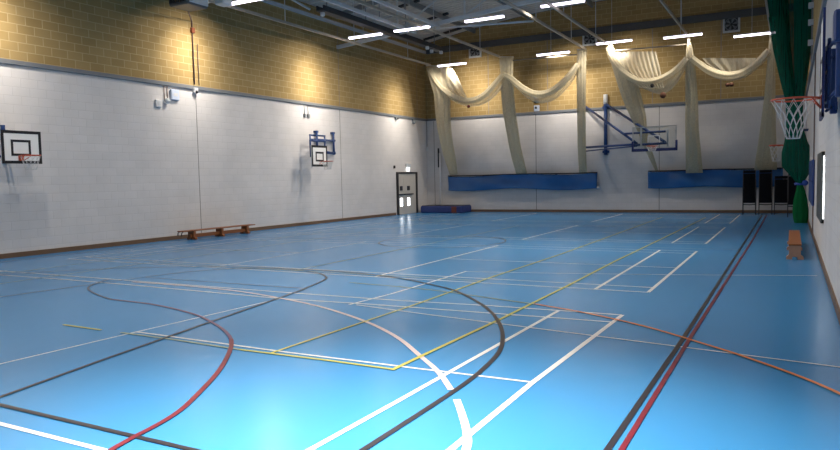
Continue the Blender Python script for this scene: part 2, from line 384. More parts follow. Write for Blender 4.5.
# door in the far corner of the left wall
dr = bpy.data.objects.new('door_1', None); COL.objects.link(dr); dr.location = (XL, 30.58, 0); struct(dr)
f_ = MB(); f_.box((XL, 29.55, 0), (XL+.09, 29.66, 2.12)); f_.box((XL, 31.47, 0), (XL+.09, 31.62, 2.12)); f_.box((XL, 29.66, 2.04), (XL+.09, 31.47, 2.12)); f_.build('door_frame', frame_m, dr)
for nm, y0, y1 in (('door_leaf', 29.67, 30.18), ('door_leaf', 30.19, 31.46)):
    lf = MB().box((XL+.01, y0, .01), (XL+.055, y1, 2.03)).build(nm, door_m, dr)
    yc = (y0+y1)/2 if y1 < 30.5 else 30.67
    MB().box((XL+.05, yc-.11, .42), (XL+.062, yc+.13, .82)).build('lit_panel', daylit, lf)
    MB().box((XL+.05, yc-.13, 1.2), (XL+.10, yc+.1, 1.42), bev=.01).build('lock_box', dark_steel, lf)
    MB().box((XL+.05, y0+.05, .97), (XL+.12, min(y1-.04, 31.1), 1.03)).build('push_bar', dark_steel, lf)
# narrow lit window in the right wall
wn = bpy.data.objects.new('window_1', None); COL.objects.link(wn); wn.location = (XR, 14.6, .8); struct(wn)
WA, WB = atx(823.5, 156, XR-.02), atx(822.6, 219, XR-.02); WF = atx(818.5, 150, XR-.03)
w_ = MB(); w_.box((XR-.05, WB.y+.02, WB.z-.08), (XR, WF.y, WA.z+.08)); w_.box((XR-.03, WA.y, WA.z+.02), (XR, WB.y+.02, WA.z+.08)); w_.box((XR-.03, WA.y, WB.z-.08), (XR, WB.y+.02, WB.z-.02)); w_.box((XR-.015, WA.y-.06, WB.z-.08), (XR, WA.y-.01, WA.z+.08))
w_.build('window_frame', mat('dark window frame', (.05, .055, .05), .5), wn)
MB().box((XR-.02, WA.y, WB.z), (XR-.005, WB.y, WA.z)).build('window_pane', daylit, wn)

# ------------------------------------------------------------------ roof steelwork
def truss(y, label):
    t = thing('roof_truss', label, 'roof truss', (XL, y, 7.4))
    def zb(x): return 7.45 + (x-XL)*.085 if x < -8.3 else 7.45+(-8.3-XL)*.085-(x+8.3)*.02
    pts = [XL, -14.2, -11.2, -8.3, -5.4, -2.5, XR]
    b = MB()
    for i in range(6): b.bar((pts[i], y, zb(pts[i])), (pts[i+1], y, zb(pts[i+1])), .12, .14)
    b.build('bottom_chord', pale_steel, t)
    b = MB(); q = [XL+(XR-XL)*i/16 for i in range(17)]
    for i in range(16): b.bar((q[i], y, roof_z(q[i])-.12), (q[i+1], y, roof_z(q[i+1])-.12), .12, .2)
    b.build('top_chord', steel_grey, t)
    for x in pts[1:-1]:
        MB().bar((x, y, zb(x)), (x, y, roof_z(x)-.15), .06, .06).build('post', pale_steel, t)
    for i in range(1, 5):
        MB().tube([(pts[i], y, zb(pts[i])+.05), (pts[i+1], y, roof_z(pts[i+1])-.2)], .035, 6).build('diagonal', pale_steel, t)
    b = MB(); b.tube([(-12.4, y-.1, 7.66), (-8.4, y-.1, 7.44)], .04, 6); b.bar((-12.3, y-.1, 7.6), (-12.3, y-.1, 7.9), .05, .05); b.build('tie_rod', pale_steel, t)
    return t
truss(24.8, 'grey steel roof truss crossing the hall just beyond the middle row of strip lights')
truss(16.5, 'grey steel roof truss crossing the hall nearest the unit heater')
purl = []
for x, lab in ((-14.3, 'grey roof purlin nearest the left wall, running along the hall'), (-11.4, 'grey roof purlin second from the left wall, running along the hall'), (-8.3, 'grey roof purlin under the middle of the roof'), (-5.2, 'grey roof purlin right of the roof middle'), (-2.2, 'grey roof purlin nearest the right wall')):
    o = MB().bar((x, YF, roof_z(x)-.14), (x, YB, roof_z(x)-.14), .09, .22).build('roof_purlin', steel_grey); tag(o, lab, 'purlin', 'roof purlins')
for (x, z, lab) in ((-13.35, 7.62, 'long pale steel tube slung under the roof right of the black cable tray'), (-12.3, 7.75, 'second pale steel tube slung under the roof further from the left wall')):
    t = thing('bracing_tube', lab, 'roof brace', (x, 12, z), 'slung bracing tubes')
    MB().bar((x, 6, z), (x, 24.75, z), .09, .11).build('tube', pale_steel, t)
    for y in (10, 16, 22): MB().tube([(x, y, z), (x, y, roof_z(x))], .015, 5).build('hanger', steel_grey, t)
tag(MB().tube([(-16.2, 15.8, roof_z(-16.2)), (-14.9, 19.9, 7.75)], .04, 6).build('diagonal_brace', pale_steel), 'short diagonal steel brace below the roof deck above the left wall lamp', 'roof brace')
def at_roof(px, py):
    d = ray(px, py); t = 5.0
    while t < 60 and CAMH+d.z*t < roof_z(d.x*t)-.06: t += .02
    return Vector((0, 0, CAMH))+d*t
for (a, b_, lab) in (((395,8.5),(424,3),'dark bar under the roof deck above the second middle row light'), ((424,21),(450,14.5),'dark bar under the roof deck above the gap between middle row lights'), ((424,40),(461,28),'dark bar under the roof deck near the back left corner'), ((345,12),(372,4),'dark bar under the roof deck above the cable tray')):
    A, B = at_roof(*a), at_roof(*b_); B.y = A.y; B.z = roof_z(B.x)-.05; A.z = roof_z(A.x)-.05
    tag(MB().bar(A, B, .16, .08).build('roof_dark_bar', dark_steel), lab, 'roof batten', 'dark roof bars')  # dark bars put in for the dark slots along the deck
# black cable tray with spotlights at both ends
ct = thing('cable_tray', 'long black cable tray hung below the roof along the left side', 'cable tray', (-14.25, 24, 7.62))
b = MB(); b.box((-14.42, 19.6, 7.55), (-14.10, 28.7, 7.60)); b.box((-14.42, 19.6, 7.60), (-14.38, 28.7, 7.74)); b.box((-14.14, 19.6, 7.60), (-14.10, 28.7, 7.74)); b.build('tray', dark_steel, ct)
for y in (20, 22.5, 25.6, 28.2): MB().tube([(-14.26, y, 7.6), (-14.26, y, roof_z(-14.26))], .02, 5).build('hanger', steel_grey, ct)
def spot(x, y, z, lab):
    t = thing('floodlight', lab, 'floodlight', (x, y, z), 'small floodlights on the cable tray')
    MB().box((x-.07, y-.06, z-.14), (x+.07, y+.06, z), bev=.02).build('lamp_body', white_plastic, t)
    MB().box((x-.02, y-.03, z), (x+.02, y+.03, z+.06)).build('bracket', dark_steel, t)
for (x, y, lab) in ((-14.26, 19.75, 'small white floodlight at the near end of the black cable tray'), (-14.1, 27.2, 'small white floodlight, nearest of the three at the far end of the cable tray'),
                    (-14.3, 28.0, 'small white floodlight, middle of the three at the far end of the cable tray'), (-14.1, 28.55, 'small white floodlight at the far tip of the black cable tray')):
    spot(x, y, 7.54, lab)
# unit heater
hx, hy = -15.6, 14.75
ht = thing('unit_heater', 'boxy grey unit heater hung high beside the left wall', 'heater', (hx, hy, 6.9))
MB().box((hx-.35, hy-.2, 6.88), (hx+.42, hy+.6, 7.5), bev=.04).build('casing', mat('heater casing', (.10, .105, .11), .5), ht)
MB().box((hx+.42, hy-.15, 6.93), (hx+.47, hy+.55, 7.3), bev=.01).build('side_panel', white_plastic, ht)  # white colour paints in the strip light's glare on this side
b = MB()
for i in range(7): b.box((hx-.29+.1*i, hy-.235, 6.95), (hx-.23+.1*i, hy-.19, 7.42))
b.build('louvre', dark_steel, ht)
b = MB(); b.tube([(hx+.1, hy+.2, 7.5), (hx+.1, hy+.2, roof_z(hx))], .07, 10); b.build('flue', galv, ht)
for dy in (-.1, .5):
    MB().tube([(hx-.25, hy+dy, 7.5), (hx-.25, hy+dy, roof_z(hx))], .015, 5).build('hanger', dark_steel, ht)
t = MB().box((-15.05, 15.45, 7.0), (-14.7, 15.85, 7.3), bev=.03).build('fan_motor', pale_steel)
tag(t, 'small grey motor box beside the unit heater near the left wall', 'motor')
MB().tube([(-14.87, 15.65, 7.3), (-14.87, 15.65, roof_z(-14.9))], .02, 5).build('hanger', dark_steel, t)

# ------------------------------------------------------------------ strip lights
def strip_light(c, label, group, power, L=1.46, tilt=None, spread=None, end=0):
    tilt = TILT if tilt is None else tilt; spread = spread or SPREAD
    x, y, z = c
    t = thing('strip_light', label, 'strip light', (x, y, z), group)
    h = MB(); h.box((x-L/2, y-.10, z+.045), (x+L/2, y+.10, z+.085), bev=.012); h.build('housing', white_plastic, t)
    d = MB()
    prof = [(-.09, .045), (-.085, .015), (-.05, -.01), (.05, -.01), (.085, .015), (.09, .045)]
    d.loft([[(xx, y+p[0], z+p[1]) for p in prof] for xx in (x-L/2+.01, x+L/2-.01)], closed=True, smooth=False, caps=True)
    d.build('diffuser', lamp_glow, t)
    for dx in (-.45, .45): MB().tube([(x+dx*0.2, y, z+.1), (x+dx*0.2, y, roof_z(x))], .008, 5).build('suspension', pale_steel, t) if dx < 0 else None
    for sg in (-1, 1):        # batwing optic: each end of the fitting throws its beam to its own side
        ld = bpy.data.lights.new('tube_or_wash_lamp', 'AREA'); ld.shape = 'RECTANGLE'; ld.size = .34; ld.size_y = .10
        ld.energy = power*((.15 if x > -7.5 else .45 if x > -12 else .8) if sg > 0 and tilt > 30 else 1); ld.color = LCOL; ld.spread = math.radians(spread)
        lo = bpy.data.objects.new('tube_or_wash_lamp', ld); COL.objects.link(lo); lo.parent = t
        lo.location = (sg*.45, 0, -.16); lo.rotation_euler = (0, -sg*math.radians(tilt), 0)
    if x < -13.9:             # extra spot added on the wall-side column to throw a bright plume
        ld = bpy.data.lights.new('tube_or_wash_lamp', 'AREA'); ld.shape = 'RECTANGLE'; ld.size = .2; ld.size_y = .10
        ld.energy = WASH; ld.color = LCOL; ld.spread = math.radians(66)
        lo = bpy.data.objects.new('tube_or_wash_lamp', ld); COL.objects.link(lo); lo.parent = t
        lo.location = (-.66, 0, -.13); lo.rotation_euler = (0, math.radians(50), 0)
    if end:                   # extra lamp added behind the fitting to brighten the end wall
        ld = bpy.data.lights.new('tube_or_wash_lamp', 'AREA'); ld.shape = 'RECTANGLE'; ld.size = .6; ld.size_y = .10
        ld.energy = end; ld.color = LCOL; ld.spread = math.radians(78)
        lo = bpy.data.objects.new('tube_or_wash_lamp', ld); COL.objects.link(lo); lo.parent = t
        lo.location = (0, .13, .01); lo.rotation_euler = (math.radians(70), 0, 0)
    return t
WASH = 17
SPREAD, PW, TILT, LCOL = 118, 41, 42, (1.0, .90, .77)
def mid(a, b, Y): p = at((a[0]+b[0])/2, (a[1]+b[1])/2, Y); return p
FARR = [((437,66.5),(466.5,64),'white strip light in the far row nearest the left wall, above the first net swag'), ((537,55.5),(569,53),'white strip light in the far row between second and third net drops'),
        ((597,44),(631,41.5),'white strip light in the far row above the top of the fourth net drop'), ((664.5,38.5),(701,35),'white strip light in the far row above the fifth net drop'), ((736,37),(773,33.5),'white strip light in the far row beside the green curtain')]
for (a, b_, lab), e_ in zip(FARR, (44, 46, 26, 6, 3)): strip_light(mid(a, b_, 29.6), lab, 'far row of strip lights', PW*.8, end=e_)
MIDR = [((347,39),(383.5,34.5),'white strip light in the middle row nearest the left wall, under the black cable tray'), ((393,31.5),(430.5,28),'white strip light in the middle row, second from the left wall'),
        ((464.5,22.5),(504,17),'white strip light in the middle row, third from the left wall'), ((541,7),(584,2),'white strip light in the middle row crossed by a net rail, furthest right')]
for a, b_, lab in MIDR: strip_light(mid(a, b_, 22.7), lab, 'middle row of strip lights', PW)
strip_light(mid((226,4),(266,0),16.4), 'white strip light beside the unit heater at the top edge of the photo', 'near row of strip lights', PW)
for x in (-9.7, -6.7, -4.1):
    strip_light((x, 16.3, 7.3), 'white strip light over the near half of the hall, above the photo', 'strip lights above the photo', PW*(1 if x < -9 else 1.3 if x < -5 else .9), tilt=40 if x < -9 else 15, spread=112 if x < -5 else 84)
for x in (-14.6, -9.7, -6.7, -4.1):
    strip_light((x, 9.6, 7.3), 'white strip light over the near half of the hall, above the photo', 'strip lights above the photo', PW*(1.15 if x < -9 else 1.3 if x < -5 else .9), tilt=40 if x < -9 else 15, spread=112 if x < -5 else 84)
for x, p, tl, sp in ((-14.6, .9, 50, 110), (-9.7, .6, 5, 110), (-6.3, .5, 0, 90), (-2.3, 3.0, 0, 60)):
    strip_light((x, 3.2, 7.3), 'white strip light over the near half of the hall, above the photo', 'strip lights above the photo', PW*p, tilt=tl, spread=sp)

# ------------------------------------------------------------------ net rails
RY = 30.2
ENDS = [(430,66), (499,57.5), (585.5,50), (608.5,46), (689,38), (771,35.5)]
ORD = ['nearest the left wall', 'second from the left wall', 'third from the left wall', 'fourth from the left wall', 'fifth from the left wall', 'behind the green curtain']
RAIL = []
for (px, py), o_ in zip(ENDS, ORD):
    e = at(px, py, RY); RAIL.append(e)
    t = thing('net_rail', 'long pale steel cricket net rail under the roof, %s' % o_, 'curtain rail', e, 'cricket net rails')
    MB().box((e.x-.03, 1.5, e.z), (e.x+.03, RY+.05, e.z+.09)).build('track', mat('rail steel', (.40, .36, .30), .45), t)
    for y in (6, 10.5, 15, 19.3, 23.6, 28):
        MB().tube([(e.x, y, e.z+.08), (e.x, y, roof_z(e.x))], .014, 5).build('hanger', pale_steel, t)
for (a, b_, lab) in (((513,60.5),(577,54.5),'thin cross rod between the second and third net rails'), ((611,51),(687,44.3),'thin cross rod holding the sheer hanging net')):
    tag(MB().tube([at(*a, RY), at(*b_, RY)], .03, 8).build('curtain_rod', mat('dull rod', (.16, .14, .11), .7)), lab, 'curtain rod', 'net cross rods')

# ------------------------------------------------------------------ cream nets
def interp(tab, v):
    for i in range(len(tab)-1):
        if tab[i][0] <= v <= tab[i+1][0] or i == len(tab)-2:
            u = (v-tab[i][0])/(tab[i+1][0]-tab[i][0]); return [p+(q-p)*u for p, q in zip(tab[i][1:], tab[i+1][1:])]
def pleated(tab, yfun, depth, pleats, nlev=28, seed=0, amp=.16, nseg=64):
    """rows (py, left px, right px) -> pleated closed cloth column hanging between two depths"""
    rnd = random.Random(seed); ph = [rnd.uniform(0, 6.28) for _ in range(4)]
    rings = []
    y0, y1 = tab[0][0], tab[-1][0]
    for i in range(nlev+1):
        s = i/nlev; py = y0+(y1-y0)*s; l, r = interp(tab, py); Y = yfun(s)
        A, B = at(l, py, Y), at(r, py, Y); c = (A+B)/2; w = (B-A).length/2
        ring = []
        for k in range(nseg):
            a = 2*PI*k/nseg
            m_ = 1-amp*.5+amp*.5*math.sin(pleats*a+ph[0]+.5*math.sin(3*s+ph[1]))+amp*.25*math.sin(pleats*2.3*a//1*0+pleats*1.0*a*2+ph[2]+s*2)
            ring.append((c.x+w*math.cos(a)*m_, Y+depth*math.sin(a)*m_, c.z))
        rings.append(ring)
    return rings
def drop(tab, label, seed, y_end=32.45, depth=.13, mt=None, pleats=9):
    t = thing('net_curtain', label, 'net curtain', at((tab[0][1]+tab[0][2])/2, tab[0][0], RY), 'hanging cream cricket nets')
    yf = lambda s: RY + (y_end-RY)*(s**1.5)
    MB().loft(pleated(tab, yf, depth, pleats, seed=seed), caps=True).build('net_bundle', mt or net_bundle, t)
    A, B = at(tab[0][1], tab[0][0]-.6, RY), at(tab[0][2], tab[0][0]-.6, RY)
    MB().tube([A, B], .025, 6).build('header_tape', net_white, t)
    return t
drop([(66.5,426,449),(76,428.5,448),(93,433.5,450),(115,435.5,450),(129,437.5,451),(145,441,453),(157,444,455.5),(174.5,450,457.5)], 'cream cricket net drop nearest the left wall, slanting down to the blue screen', 1)
drop([(57.5,499,513.5),(76,500.5,513),(93,501,514),(111,502.5,515.5),(130,506,518.5),(147,509,521),(160,512,524),(173.5,516,527)], 'cream cricket net drop in the middle of the left pair of swags', 2)
drop([(50,577,586.5),(76,576.5,586),(111,577,585.8),(147,577.5,586),(172.5,579,587)], 'cream cricket net drop beside the blue goal post', 3, depth=.11)
drop([(46,607,613),(60,610.5,618),(72,614,630),(85,618,638),(100,623,642),(116,630,646),(130,637,647),(145,643,650),(158,649,654.5),(170.5,655,658)], 'cream cricket net drop slanting behind the clear backboard', 4)
drop([(40,687.5,690.5),(50,686.5,693),(58,685.8,694),(75,685.5,696),(100,685.5,698),(130,685.5,699),(150,685.8,701),(173,686,703)], 'cream cricket net drop between clear backboard and black chairs', 5)
drop([(36,769.5,773),(53,768,775.5),(75,766,775.5),(100,764,775.5),(130,760,776),(150,757,776.5),(170,754,777)], 'cream cricket net drop beside the green curtain, above the black chairs', 6)
def swag(pts, low, label, seed, rad=.13, sheer=True):
    """pts: px polyline of the rolled net; low: px polyline of the slack lower edge"""
    P = smooth([(p[0], p[1]) for p in pts], 3); Q = smooth([(p[0], p[1]) for p in low], 3)
    def res(P, n):
        d = [0]
        for i in range(len(P)-1): d.append(d[-1]+(P[i+1]-P[i]).length)
        out = []; j = 0
        for k in range(n+1):
            s = d[-1]*k/n
            while j < len(d)-2 and d[j+1] < s: j += 1
            u = (s-d[j])/max(1e-6, d[j+1]-d[j]); out.append(P[j]+(P[j+1]-P[j])*u)
        return out
    N = 40; P = res(P, N); Q = res(Q, N)
    dep = lambda s: RY-.05+.25*math.sin(PI*s)
    C = [at(p.x, p.y, dep(i/N)) for i, p in enumerate(P)]
    t = thing('net_swag', label, 'net swag', C[N//2], 'looped cream net swags')
    # rolled band, lightly ribbed along its length
    rings = []
    for i, c in enumerate(C):
        s = i/N; tt = (C[min(i+1, N)]-C[max(i-1, 0)]).normalized(); u = Vector((0, 1, 0)); w = tt.cross(u).normalized()
        ring = []
        for k in range(28):
            a = 2*PI*k/28; r = rad*(.8+.3*math.sin(PI*s))*(1+.13*math.sin(5*a+3*s+seed)); ring.append(c+u*(r*.8*math.cos(a))+w*(r*math.sin(a)))
        rings.append(ring)
    MB().loft(rings, caps=True).build('rolled_band', net_bundle, t)
    if sheer:
        rows = []
        for j in range(13):
            v = j/12; row = []
            for i in range(N+1):
                s = i/N; p = P[i]+(Q[i]-P[i])*v
                Y = dep(s)+.1+.06*math.sin(9*v+5*s+seed)+.10*v
                row.append(at(p.x, p.y, Y))
            rows.append(row)
        MB().loft(rows, closed=False).build('slack_net', net_sheer, t)
    return t
swag([(430,68),(433,76),(443,90),(458,99),(470,101.5),(483,97),(495,84),(503,74)], [(432,80),(440,90),(450,100),(462,106),(478,107),(492,100),(503,88)], 'cream net swag looped nearest the left wall', 1)
swag([(502,74),(510,77),(522,88),(535,94.5),(548,93.5),(560,86),(570,75),(578,64)], [(508,80),(520,92),(532,102),(544,104),(557,99),(568,88),(578,74)], 'cream net swag looped beside the left goal post', 2)
swag([(608,47),(611,58),(618,68),(632,79),(645,82.5),(660,80),(675,71.5),(687,58)], [(616,72),(628,80),(642,88),(656,94),(664,95),(676,86),(687,66)], 'cream net swag looped above the clear backboard', 3, rad=.12)
swag([(691,57),(699,64),(712,72.5),(728,76.5),(743,73.5),(757,64),(769,50)], [(692,62),(702,71),(715,78.5),(729,81.5),(744,79),(758,69),(770,56)], 'cream net swag looped nearest the green curtain', 4, rad=.13)
# bright slack sail of net filling the left end of each pair
def sail(rows_px, label, name='slack_net_panel', ydep=.1, pl=7):
    rows = []
    for (l, r, y0) in rows_px: pass
    n = 40; grid = []
    tab = [(y, l, r) for (l, r, y) in rows_px]
    for j in range(25):
        py = tab[0][0]+(tab[-1][0]-tab[0][0])*j/24; l, r = interp(tab, py); row = []
        for i in range(n+1):
            s = i/n; row.append(at(l+(r-l)*s, py - 1.5*(s)*0, RY+ydep+.05*math.sin(2*PI*pl*s)+.1*j/24))
        grid.append(row)
    o = MB().loft(grid, closed=False).build(name, net_sheer); tag(o, label, 'net curtain', 'loose sheer nets'); return o
sail([(612,656,51.5),(613,658,60),(616,660,68),(624,662,78),(640,664,88)], 'sheer ruched cream net hanging in folds below the right cross rod', pl=10)
sail([(430,452,68),(432,457,76),(436,461,84),(443,464,92),(452,468,99)], 'bright slack cream net filling the first swag nearest the left wall', pl=4)
sail([(702,756,58),(706,757,63),(715,753,69),(722,745,74)], 'faint sheer net stretched behind the swag nearest the green curtain', ydep=.5, pl=5)
# balls caught in the netting
def ball(px, py, r, lab, m_=rust): c = at(px, py, RY+.05); tag(MB().ball(c, r, 10).build('ball', m_), lab, 'ball', 'balls caught in the nets')
ball(468.5, 106.5, .075, 'small dark red ball caught under the swag nearest the left wall', mat('dark red ball', (.12, .012, .01), .6))
ball(663, 95.2, .13, 'brown ball caught at the low point of the swag above the clear backboard')
ball(652.2, 85.6, .085, 'small black ball caught in the swag above the clear backboard', black_plastic)
ball(727.5, 84.8, .085, 'left of two brown balls under the swag nearest the green curtain'); ball(731.6, 84.6, .085, 'right of two brown balls under the swag nearest the green curtain')
# blue vinyl screens the nets tuck into
def screen(x0, x1, z0, z1, label, seed):
    t = thing('vinyl_screen', label, 'vinyl screen', ((x0+x1)/2, YB-.2, z0), 'blue vinyl screens on the back wall')
    rings = []; n = 70
    for i in range(n+1):
        s = i/n; x = x0+(x1-x0)*s
        yy = YB-.26+.05*math.sin(7*s+seed)+.03*math.sin(23*s+seed*2); dz = -.04*math.sin(3*PI*s)-.02*math.sin(9*s+seed); h = 14; ring = []
        for j in range(h+1):
            v = j/h; ring.append((x, yy+.03*math.sin(5*v+9*s)+.05*math.sin(PI*v)*math.sin(17*s), z0+dz+(z1-z0-dz*.3)*v))
        for j in range(h, -1, -1):
            p = ring[j]; ring.append((p[0], p[1]+.05, p[2]))
        rings.append(ring)
    MB().loft(rings, caps=True).build('vinyl_sheet', blue_vinyl, t)
    MB().tube([(x0+(x1-x0)*i/20, YB-.24+.05*math.sin(7*i/20+seed), z1+.02-.035*math.sin(3*PI*i/20)*.3) for i in range(21)], .03, 6).build('top_cord', black_paint, t)
    k = max(3, int((x1-x0)/1.6))
    for i in range(k+1):
        x = x0+.1+(x1-x0-.2)*i/k; MB().box((x-.02, YB-.24, z1-.03), (x+.02, YB, z1+.01)).build('wall_hook', dark_steel, t)
    return t
SA, SB = at(448, 190.3, YB-.24), at(597, 173, YB-.24); SC, SD = at(648, 188, YB-.24), at(783, 168.5, YB-.24)
screen(SA.x, SB.x, SA.z, SB.z, 'long blue vinyl screen on the back wall, left one, under three net drops', 1)
screen(SC.x, SD.x, SC.z, SD.z, 'blue vinyl screen on the back wall, right one, behind the black chairs', 2.2)

# ------------------------------------------------------------------ green dividing curtain
GY = 26.7
g = thing('green_curtain', 'tall green netting curtain gathered and tied at the right wall', 'curtain', at(800, 222, GY))
flat = lambda s: GY
MB().loft(pleated([(-22,762,787),(0,766,788),(50,773,791),(80,780,794),(104,786,797)], flat, .2, 7, seed=11, amp=.08), caps=True).build('curtain_strand', green_bundle, g)
MB().loft(pleated([(-22,794,816),(0,794,814),(50,794,811.5),(80,794,807),(104,792,803)], flat, .2, 7, seed=12, amp=.08), caps=True).build('curtain_strand', green_bundle, g)
rows = []
for j in range(13):
    py = -22+(104+22)*j/12; l, r = interp([(-22,775,806),(0,776,806),(104,789,800)], py)
    rows.append([at(l+(r-l)*i/14, py, GY+.05*math.sin(i*1.3)) for i in range(15)])
MB().loft(rows, closed=False).build('sheer_net', green_sheer, g)
MB().loft(pleated([(100,785.5,803.5),(115,786,803),(130,786,804),(143,784,808),(152,781.5,813),(166,781.5,813.5),(172,787,810.5),(179,793.5,806),(184,797,802.5)], flat, .24, 10, seed=13, amp=.07), caps=True).build('gathered_net', green_bundle, g)
MB().loft(pleated([(184,797,802.5),(190,796,805),(200,793.5,807.5),(210,792.5,808.5),(218,793,808.5),(223,794.5,808)], flat, .22, 8, seed=14, amp=.1), caps=True).build('skirt', green_bright, g)
tc_ = [at(799.6+3.6*math.cos(a), 183.6+.8*math.sin(a), GY) for a in (0,)]
c0 = at(799.8, 183.8, GY)
b = MB(); b.tube([(c0.x+.13*math.cos(2*PI*i/14), GY+.2*math.sin(2*PI*i/14), c0.z) for i in range(14)], .045, 6, closed=True); b.ball((c0.x+.15, GY-.16, c0.z+.03), .10, 8); b.build('tie', mat('blue tie', (.03, .10, .50), .5), g)
# blue padded mat on the right wall behind it
o = thing('wall_mat', 'blue padded mat on the right wall behind the green curtain', 'wall mat', (XR-.06, 23.8, .9))
MB().box((XR-.06, 20.3, .84), (XR-.002, 24.3, 2.05), bev=.03).build('pad', mat('wall pad blue', (.02, .055, .22), .45), o)
MB().box((XR-.07, 20.3, 1.46), (XR-.058, 24.3, 1.49)).build('seam', navy, o)

# ------------------------------------------------------------------ hoops
def hoop_parts(root, c, d, r=.225, mcord=.0055, nlen=.42, reach=None, n=12, tube=.011, close=.55):
    """rim at c; d: direction from the rim back to its board"""
    c = Vector(c); d = Vector(d).normalized(); s = Vector((-d.y, d.x, 0)); rc = reach or .15
    MB().tube([c+(d*math.cos(2*PI*i/28)+s*math.sin(2*PI*i/28))*r for i in range(28)], tube, 8, closed=True).build('rim', orange_rim, root)
    b = MB(); e = c+d*(r+rc)
    for k in (-1, 1): b.tube([c+d*(r*.85)+s*(k*r*.5), e+s*(k*.06)+Vector((0, 0, 0))], .011, 6); b.tube([c+d*(r*.8)+s*(k*r*.55)-Vector((0,0,.01)), e+s*(k*.05)-Vector((0, 0, .12))], .009, 6)
    pv = [e+s*(i*.07)+d*(j*.006)+Vector((0, 0, k)) for k in (-.13, .03) for (i, j) in ((-1, -1), (1, -1), (1, 1), (-1, 1))]; b.add(pv, [(3,2,1,0),(4,5,6,7),(0,1,5,4),(1,2,6,5),(2,3,7,6),(3,0,4,7)]); b.build('rim_bracket', orange_rim, root)
    b = MB(); lv = 9
    def pt(k, j):
        v = j/lv; rr = r*(1-(1-close)*(v**.8)); a = 2*PI*(k)/n
        return c+Vector((math.cos(a)*rr, math.sin(a)*rr, -.012-nlen*v))
    for k in range(n):
        for sg in (1, -1): b.tube([pt(k+sg*.5*j*.5, j) for j in range(lv+1)], mcord, 4)
    b.tube([pt(k, lv) for k in range(n)], mcord, 4, closed=True); b.build('net', net_white, root)
def board_x(root, x, y0, y1, z0, z1, face=1, th=.03, bw=.055, inner=None):
    """white board facing +x or -x with black border and target square"""
    bd = MB().box((x, y0, z0), (x-face*th, y1, z1)).build('backboard', white_board, root)
    b = MB(); e = face*.004
    for (a0, b0, a1, b1) in ((y0, z0, y1, z0+bw), (y0, z1-bw, y1, z1), (y0, z0+bw, y0+bw, z1-bw), (y1-bw, z0+bw, y1, z1-bw)): b.box((x, a0, b0), (x+e, a1, b1))
    b.build('border', black_paint, bd)
    i0, i1, j0, j1 = inner; q = bw*.8; b = MB()
    for (a0, b0, a1, b1) in ((i0, j0, i1, j0+q), (i0, j1-q, i1, j1), (i0, j0+q, i0+q, j1-q), (i1-q, j0+q, i1, j1-q)): b.box((x, a0, b0), (x+e, a1, b1))
    b.build('target_square', black_paint, bd)
# 1: left wall, left edge of the photo
BX = XL+.62
A1, B1 = atx(.2, 130, BX), atx(42.3, 164, BX); I0, I1 = atx(10.5, 139.5, BX), atx(31.3, 156.5, BX)
t = thing('basketball_goal', 'white practice basketball board with orange ring at the left edge of the photo', 'basketball goal', (XL, 10.4, 2.3), 'basketball goals')
board_x(t, BX, A1.y, B1.y, 2.33, 3.13, 1, bw=.07, inner=(I0.y, I1.y, 2.52, 2.91))
yc = (A1.y+B1.y)/2
hoop_parts(t, (BX+.37, yc-.03, 2.52), (-1, 0, 0), nlen=.33, mcord=.003)
for dy in (-.95, -.08):
    MB().tube([(XL+.03, yc+dy, 3.18), (BX-.03, yc+max(dy, -.4), 3.0)], .025, 8).build('arm', blue_steel, t)
    MB().tube([(XL+.03, yc+dy, 2.5), (BX-.03, yc+max(dy, -.4), 2.5)], .025, 8).build('arm', blue_steel, t)
    MB().box((XL, yc+dy-.05, 2.35), (XL+.04, yc+dy+.05, 3.3)).build('wall_plate', blue_steel, t)
# 2: left wall, beyond the bench
BX = XL+.85
A2, B2 = atx(311.3, 145, BX), atx(327.6, 166.7, BX); J0, J1 = atx(315.5, 151, BX), atx(323.8, 161, BX)
t = thing('basketball_goal', 'small white basketball board on a blue tube frame halfway along the left wall', 'basketball goal', (XL, 23.2, 2.3), 'basketball goals')
z0, z1 = B2.z, A2.z
board_x(t, BX, A2.y, B2.y, z0, z1, 1, bw=.085, inner=(J0.y, J1.y, z0+.2, z1-.25))
hoop_parts(t, (BX+.36, (A2.y+B2.y)/2+.02, z0+.2), (-1, 0, 0), nlen=.3)
for y in (23.03, 24.2):
    MB().tube([(XL+.10, y, 2.86), (XL+.10, y, 3.78)], .045, 10).build('upright', blue_steel, t)
    for z in (2.95, 3.45, 3.77): MB().box((XL, y-.09, z-.04), (XL+.12, y+.09, z+.04)).build('wall_plate', blue_steel, t)
for z in (2.92, 3.45): MB().tube([(XL+.1, 22.9, z), (XL+.1, 24.3, z)], .04, 8).build('crossbar', blue_steel, t)
MX = XL+.45; q0, q1 = atx(310, 135, MX), atx(325, 150, MX)
for y in (q0.y, q1.y): MB().tube([(MX, y, q1.z-.3), (MX, y, q0.z)], .035, 8).build('board_tube', blue_steel, t)
for z in (q0.z, q0.z-.22): MB().tube([(MX, q0.y-.03, z), (MX, q1.y+.03, z)], .035, 8).build('board_crossbar', blue_steel, t)
for ya, yb in ((23.03, q0.y), (24.2, q1.y)):
    for z in (2.95, 3.42): MB().tube([(XL+.1, ya, z), (MX, yb, z)], .03, 8).build('arm', blue_steel, t)
for y in (q0.y+.1, q1.y-.1):
    for z in (q1.z-.25, q1.z+.05): MB().tube([(MX, y, z), (BX-.03, y*.5+(A2.y+B2.y)*.25, z)], .025, 6).build('strut', blue_steel, t)

